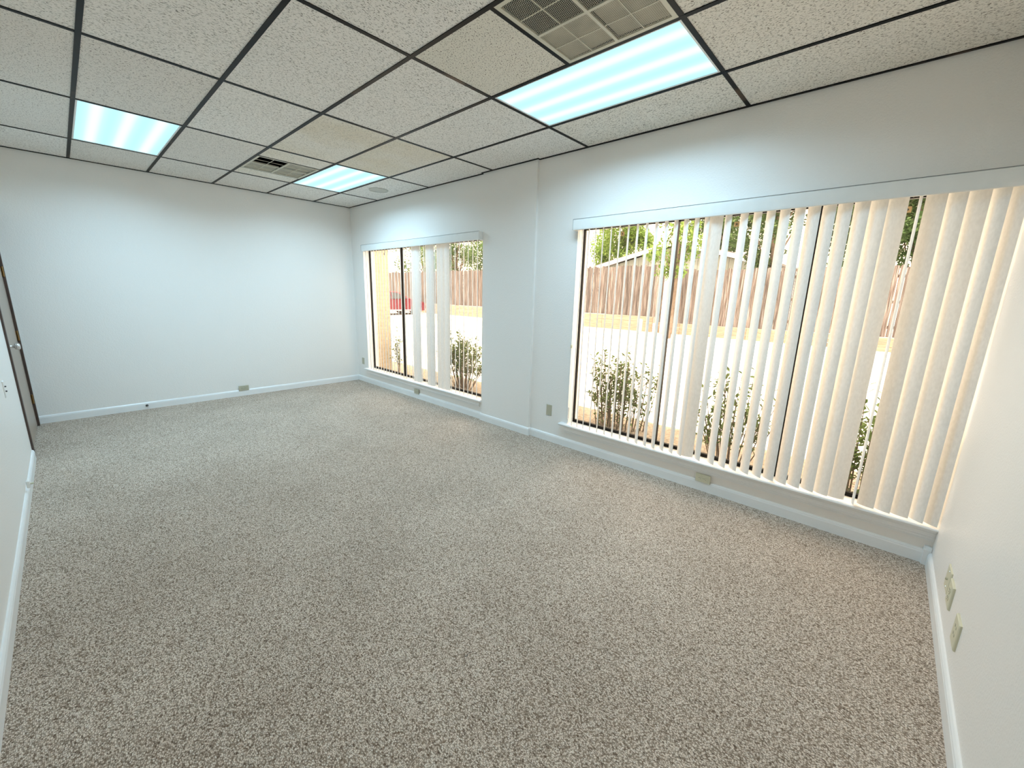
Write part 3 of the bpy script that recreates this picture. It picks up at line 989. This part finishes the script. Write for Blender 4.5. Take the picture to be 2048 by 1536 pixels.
# house behind the fence
hs = thing('house', 'pale sided house with low gable roof behind the fence', 'house', (20, 1.5, 0))
ridge_z, ridge_y, slope = 4.45, 3.4, 0.247
yl, yr_ = 8.1, -1.3
def roof_z(y):
    return ridge_z - slope * abs(y - ridge_y)
def hp(mb, name, mat, parent=hs):
    shift(mb, hs.location)
    o = mb.build(name, mat, parent)
    fix_normals(o.data)
    return o
sec = [(7.2, 0.0), (7.2, roof_z(7.2) - 0.2), (3.4, roof_z(3.4) - 0.2), (-0.3, roof_z(-0.3) - 0.2), (-0.3, 0.0)]
gw = hp(MB().loft([[(20.04, y, z) for y, z in sec], [(28, y, z) for y, z in sec]], True), 'wall', 'siding')
y = 7.2
while y > -0.1:
    y2 = y - 0.3
    mb = MB()
    a_, b_ = y - 0.008, y2 + 0.008
    top = lambda q: roof_z(q) - 0.2
    mb.loft([[(20.0, a_, 0), (20.0, b_, 0), (20.0, b_, top(b_)), (20.0, a_, top(a_))], [(20.05, a_, 0), (20.05, b_, 0), (20.05, b_, top(b_)), (20.05, a_, top(a_))]], True)
    hp(mb, 'siding_board', 'siding', gw)
    y = y2
for ye in (yl, yr_):
    mb = MB().loft([[(19.8, ye, roof_z(ye)), (19.8, ridge_y, ridge_z), (19.8, ridge_y, ridge_z + 0.1), (19.8, ye, roof_z(ye) + 0.1)], [(28.6, ye, roof_z(ye)), (28.6, ridge_y, ridge_z), (28.6, ridge_y, ridge_z + 0.1), (28.6, ye, roof_z(ye) + 0.1)]], True)
    rf = hp(mb, 'roof_slope', 'roof')
    mb = MB().loft([[(19.76, ye, roof_z(ye) - 0.16), (19.76, ridge_y, ridge_z - 0.16), (19.76, ridge_y, ridge_z + 0.06), (19.76, ye, roof_z(ye) + 0.06)], [(19.80, ye, roof_z(ye) - 0.16), (19.80, ridge_y, ridge_z - 0.16), (19.80, ridge_y, ridge_z + 0.06), (19.80, ye, roof_z(ye) + 0.06)]], True)
    hp(mb, 'rake_board', 'fascia')

# red car, nose toward the fence
car = thing('car', 'red sedan parked by the fence', 'car', (10.95, 17.3, gz(10.95)))
prof = [(-2.25, 0.35), (-2.28, 0.62), (-2.18, 0.88), (-1.55, 0.97), (-0.95, 1.36), (-0.35, 1.44), (0.35, 1.40), (1.05, 1.02), (1.85, 0.88), (2.2, 0.72), (2.25, 0.45), (2.18, 0.28), (1.75, 0.24), (-1.9, 0.24)]
def wy(z):
    return 0.88 if z < 0.98 else 0.88 - (z - 0.98) * 0.55
mb = MB()
def ring(sg, k=1.0):
    return [(x, sg * wy(z) * k, z) for x, z in prof]
inner = lambda sg: [(x * 0.985, sg * (wy(z) + 0.0), 0.24 + (z - 0.24) * 0.985) for x, z in prof]
mb.loft([[(x * 0.97, -wy(z), 0.26 + (z - 0.26) * 0.965) for x, z in prof], ring(-1, 0.93), ring(1, 0.93), [(x * 0.97, wy(z), 0.26 + (z - 0.26) * 0.965) for x, z in prof]], True)
o = mb.build('body', 'car_red', car)
fix_normals(o.data)
for sg in (-1, 1):
    for poly in ([(-1.35, 1.0), (-0.90, 1.30), (-0.25, 1.37), (-0.25, 0.98)], [(-0.18, 0.98), (-0.18, 1.37), (0.30, 1.33), (0.88, 0.99)]):
        a_ = [(x, sg * (wy(z) - 0.01), z) for x, z in poly]
        b_ = [(x, sg * (wy(z) + 0.008), z) for x, z in poly]
        q = MB().loft([a_, b_], True).build('side_window', 'car_glass', car)
        fix_normals(q.data)
    q = MB().box(-1.3, 1.3, sg * 0.865, sg * 0.90, 0.27, 0.33).build('sill_trim', 'car_trim', car)
    for x in (-1.38, 1.38):
        wq = MB().disc_stack((x, sg * 0.72, 0.31), (0, sg, 0), [(0, 0.31), (0.17, 0.31), (0.19, 0.28)], 20).build('wheel', 'tyre', car, True)
        MB().disc_stack((x, sg * 0.91, 0.31), (0, sg, 0), [(0, 0.20), (0.012, 0.18)], 16).build('rim', 'rim', wq)
    MB().bbox(2.13, 2.20, sg * 0.55 - 0.14, sg * 0.55 + 0.14, 0.60, 0.72, 0.02).build('headlamp', 'car_trim', car)
    MB().bbox(-2.27, -2.18, sg * 0.62 - 0.16, sg * 0.62 + 0.16, 0.68, 0.82, 0.02).build('tail_lamp', 'lamp_red', car)
for pl, nm in (([(0.42, 1.38), (1.02, 1.03)], 'windscreen'), ([(-1.02, 1.33), (-1.50, 1.01)], 'rear_window')):
    (xa, za), (xb, zb_) = pl
    a_ = [(xa, -0.56, za), (xa, 0.56, za), (xb, 0.72, zb_), (xb, -0.72, zb_)]
    b_ = [(p_[0] + (0.01 if nm == 'windscreen' else -0.01), p_[1], p_[2] + 0.012) for p_ in a_]
    q = MB().loft([a_, b_], True).build(nm, 'car_glass', car)
    fix_normals(q.data)

# ------------------------------------------------------------------ plants
def leaf_pts(L, W):
    # six-vertex bent leaf along +x
    return [(0, 0, 0), (L * 0.35, W / 2, 0.06 * L), (L * 0.75, W * 0.36, 0.03 * L), (L, 0, -0.05 * L), (L * 0.75, -W * 0.36, 0.03 * L), (L * 0.35, -W / 2, 0.06 * L), (L * 0.5, 0, 0.0)]
LEAF_F = [(0, 6, 1), (1, 6, 2), (2, 6, 3), (3, 6, 4), (4, 6, 5), (5, 6, 0)]
def rand_dir(r):
    while True:
        v = Vector((r.uniform(-1, 1), r.uniform(-1, 1), r.uniform(-1, 1)))
        if 0.05 < v.length < 1:
            return v.normalized()
def frame_of(d, r):
    d = d.normalized()
    a = Vector((0, 0, 1)) if abs(d.z) < 0.95 else Vector((1, 0, 0))
    s = a.cross(d).normalized()
    n = d.cross(s)
    an = r.uniform(-0.7, 0.7)
    s2 = s * math.cos(an) + n * math.sin(an)
    n2 = d.cross(s2)
    return Matrix((d, s2, n2)).transposed()

_lm = MB().add(leaf_pts(1.0, 0.42), LEAF_F).mesh('leaf', 'leaf_shrub')
def shrub(x, y, h, rx, ry, stems, seed, label, leaf_len=0.055, singles=220, per=9, bare=0.15, lean=0.0, mat='leaf_shrub', spread=0.22):
    r = random.Random(seed)
    t = thing('shrub', label, 'shrub', (x, y, GZ0 + 0.03), 'shrubs outside the windows')
    leaves = []
    sm = MB()
    for s in range(stems):
        an = r.uniform(0, 2 * math.pi)
        rr = math.sqrt(r.random())
        tip = Vector((rx * rr * math.cos(an), ry * rr * math.sin(an) + lean, h * r.uniform(0.62, 1.0) * (1.0 - 0.25 * rr * rr)))
        base = Vector((tip.x * spread, tip.y * spread, -0.02))
        mid = base.lerp(tip, 0.5) + Vector((r.uniform(-.04, .04), r.uniform(-.04, .04), 0.03))
        pts = []
        for k in range(7):
            q = k / 6
            pts.append(base * (1 - q) ** 2 + mid * 2 * q * (1 - q) + tip * q * q)
        sm.tube(pts, [0.006 * (1 - 0.75 * k / 6) for k in range(7)], 5)
        # twigs
        ends = [(pts, bare)]
        for k in range(3):
            q = r.uniform(0.35, 0.85)
            i = min(5, int(q * 6))
            p0 = pts[i]
            d = (rand_dir(r) + Vector((0, 0, 0.9)))
            d.normalize()
            tw = [p0, p0 + d * 0.06, p0 + d * r.uniform(0.10, 0.18) + Vector((0, 0, 0.02))]
            sm.tube(tw, [0.003, 0.0025, 0.0015], 4)
            ends.append((tw, 0.2))
        for pl_, b0 in ends:
            cnt = per if pl_ is pts else max(3, per // 2)
            for k in range(cnt):
                q = b0 + (1 - b0) * (k + r.random()) / cnt
                fi = q * (len(pl_) - 1)
                i = min(len(pl_) - 2, int(fi))
                p_ = pl_[i].lerp(pl_[i + 1], fi - i)
                ax = (pl_[i + 1] - pl_[i]).normalized()
                d = rand_dir(r)
                d = (d - ax * d.dot(ax)).normalized() * 0.8 + ax * r.uniform(0.2, 0.9)
                leaves.append((p_, d, leaf_len * r.uniform(0.65, 1.2)))
    sm.build('stems', 'stem', t)
    cam_l = Vector((-2.74, -5.83, 1.53)) - Vector((x, y, 0))
    leaves.sort(key=lambda L: -L[2] + 0.02 * (L[0] - cam_l).length)
    ms = MB()
    for k, (p_, d, ll) in enumerate(leaves):
        M_ = frame_of(d, r)
        if k < singles:
            o = link('leaf', _lm, t)
            o.matrix_local = Matrix.Translation(p_) @ M_.to_4x4() @ Matrix.Diagonal((ll, ll, ll, 1))
        else:
            ms.add([p_ + M_ @ Vector(v) for v in leaf_pts(ll, ll * 0.42)], LEAF_F)
    if ms.v:
        f_ = ms.build('foliage', mat, t)
        f_['kind'] = 'stuff'
    return t
shrub(1.62, -3.60, 1.14, 0.36, 0.44, 56, 3, 'full leafy shrub nearest the left edge of the wide window', 0.058, 300, 13, 0.04, spread=0.7)
shrub(1.42, -4.88, 1.06, 0.26, 0.40, 30, 8, 'open shrub behind the middle slats of the wide window', 0.066, 260, 10, 0.20, spread=0.4)
shrub(1.36, -5.86, 1.10, 0.26, 0.34, 34, 12, 'dense shrub behind the gap near the right wall', 0.070, 260, 12, 0.05, spread=0.6)
shrub(1.62, -0.74, 1.00, 0.34, 0.66, 50, 21, 'wide bushy shrub with bare lower stems outside the shorter blind', 0.058, 300, 16, 0.55, spread=0.30)
shrub(1.37, 0.82, 1.10, 0.06, 0.06, 6, 30, 'slim upright shrub beside the cream brick column', 0.055, 90, 14, 0.25)
shrub(1.95, 0.10, 0.95, 0.10, 0.22, 5, 33, 'sparse twiggy shrub between the brick column and bushy shrub', 0.05, 40, 4, 0.6)

def tree(x, y, zc, rx, rz, n, mat, seed, label, leaf=0.15, trunk_z=None, clumps=26, tr=0.14, group='trees around the fence'):
    r = random.Random(seed)
    z0 = gz(x)
    t = thing('tree', label, 'tree', (x, y, z0), group)
    zc -= z0
    tm = MB()
    tm.tube([(0, 0, -0.05), (r.uniform(-.1, .1), r.uniform(-.1, .1), zc * 0.5), (0, 0, zc + rz * 0.3)], [tr, tr * 0.8, tr * 0.35], 9)
    cl = []
    for k in range(clumps):
        d = rand_dir(r) * (r.random() ** 0.4)
        c = Vector((d.x * rx, d.y * rx, zc + d.z * rz))
        cl.append((c, rx * r.uniform(0.22, 0.40)))
        tm.tube([(0, 0, max(zc * 0.45, c.z - rz * 0.8)), Vector((0, 0, zc)).lerp(c, 0.55) + Vector((0, 0, -0.1)), c], [tr * 0.3, tr * 0.18, tr * 0.07], 5)
    tm.build('trunk', 'bark', t)
    ms = MB()
    for k in range(n):
        c, cr = r.choice(cl)
        p_ = c + rand_dir(r) * cr * (r.random() ** 0.45)
        d = rand_dir(r)
        ll = leaf * r.uniform(0.6, 1.3)
        M_ = frame_of(d, r)
        ms.add([p_ + M_ @ Vector(v) for v in ((0, 0, 0), (ll * 0.5, ll * 0.3, ll * 0.05), (ll, 0, -ll * 0.05), (ll * 0.5, -ll * 0.3, ll * 0.05))], [(0, 1, 2, 3)])
    f_ = ms.build('foliage', mat, t)
    f_['kind'] = 'stuff'
    return t
tree(12.1, 0.05, 3.35, 0.92, 1.15, 3200, 'leaf_light', 41, 'yellow green young tree in front of the fence by the pale post', 0.12, tr=0.06)
tree(18.0, 10.4, 3.6, 2.0, 1.9, 7000, 'leaf_dark', 42, 'dark low tree behind the fence left of the house', 0.14)
tree(31.5, 12.9, 6.3, 3.0, 2.6, 13000, 'leaf_light', 43, 'bright green tree rising behind the house left end', 0.24)
tree(32.0, 4.3, 6.8, 3.0, 2.8, 11000, 'leaf_mid', 44, 'green tree rising behind the house ridge', 0.24)
tree(16.4, -2.0, 4.6, 1.42, 2.3, 9000, 'leaf_mid', 45, 'leafy green tree behind the lower fence beside the young tree', 0.14)
tree(16.4, -6.1, 4.5, 1.42, 2.4, 9000, 'leaf_dark', 46, 'dense dark green tree behind the lower fence, opposite the right wall', 0.14)
tree(16.6, -10.3, 4.8, 1.45, 2.6, 6000, 'leaf_mid', 47, 'green tree behind the far end of the lower fence', 0.15)
tree(18.5, 15.0, 3.7, 2.4, 2.0, 6000, 'leaf_mid', 48, 'rounded tree behind the taller fence seen through shorter blind', 0.17)
tree(20.0, 21.5, 4.4, 2.8, 2.6, 6000, 'leaf_mid', 49, 'tree behind the taller fence above the red car', 0.2)
tree(22.0, 29.0, 4.2, 3.2, 2.6, 5000, 'leaf_mid', 50, 'distant tree behind the far end of the taller fence', 0.22)

# scrap of dark thread lying on the carpet
th_ = MB().tube([(-1.782, -4.7175, 0.003), (-1.768, -4.722, 0.006), (-1.756, -4.716, 0.003), (-1.744, -4.7203, 0.004)], [0.0006, 0.0014, 0.0011, 0.0005], 6).build('thread_scrap', 'socket_dark')
tag(th_, 'tiny dark thread scrap lying on open carpet', 'thread')
tree(31.5, -4.4, 6.6, 3.0, 3.0, 10000, 'leaf_mid', 51, 'tall green tree behind the house right end', 0.24)
tree(22.6, -5.2, 5.0, 1.8, 2.6, 9000, 'leaf_mid', 52, 'green tree far behind the lower fence, between two nearer trees', 0.18)
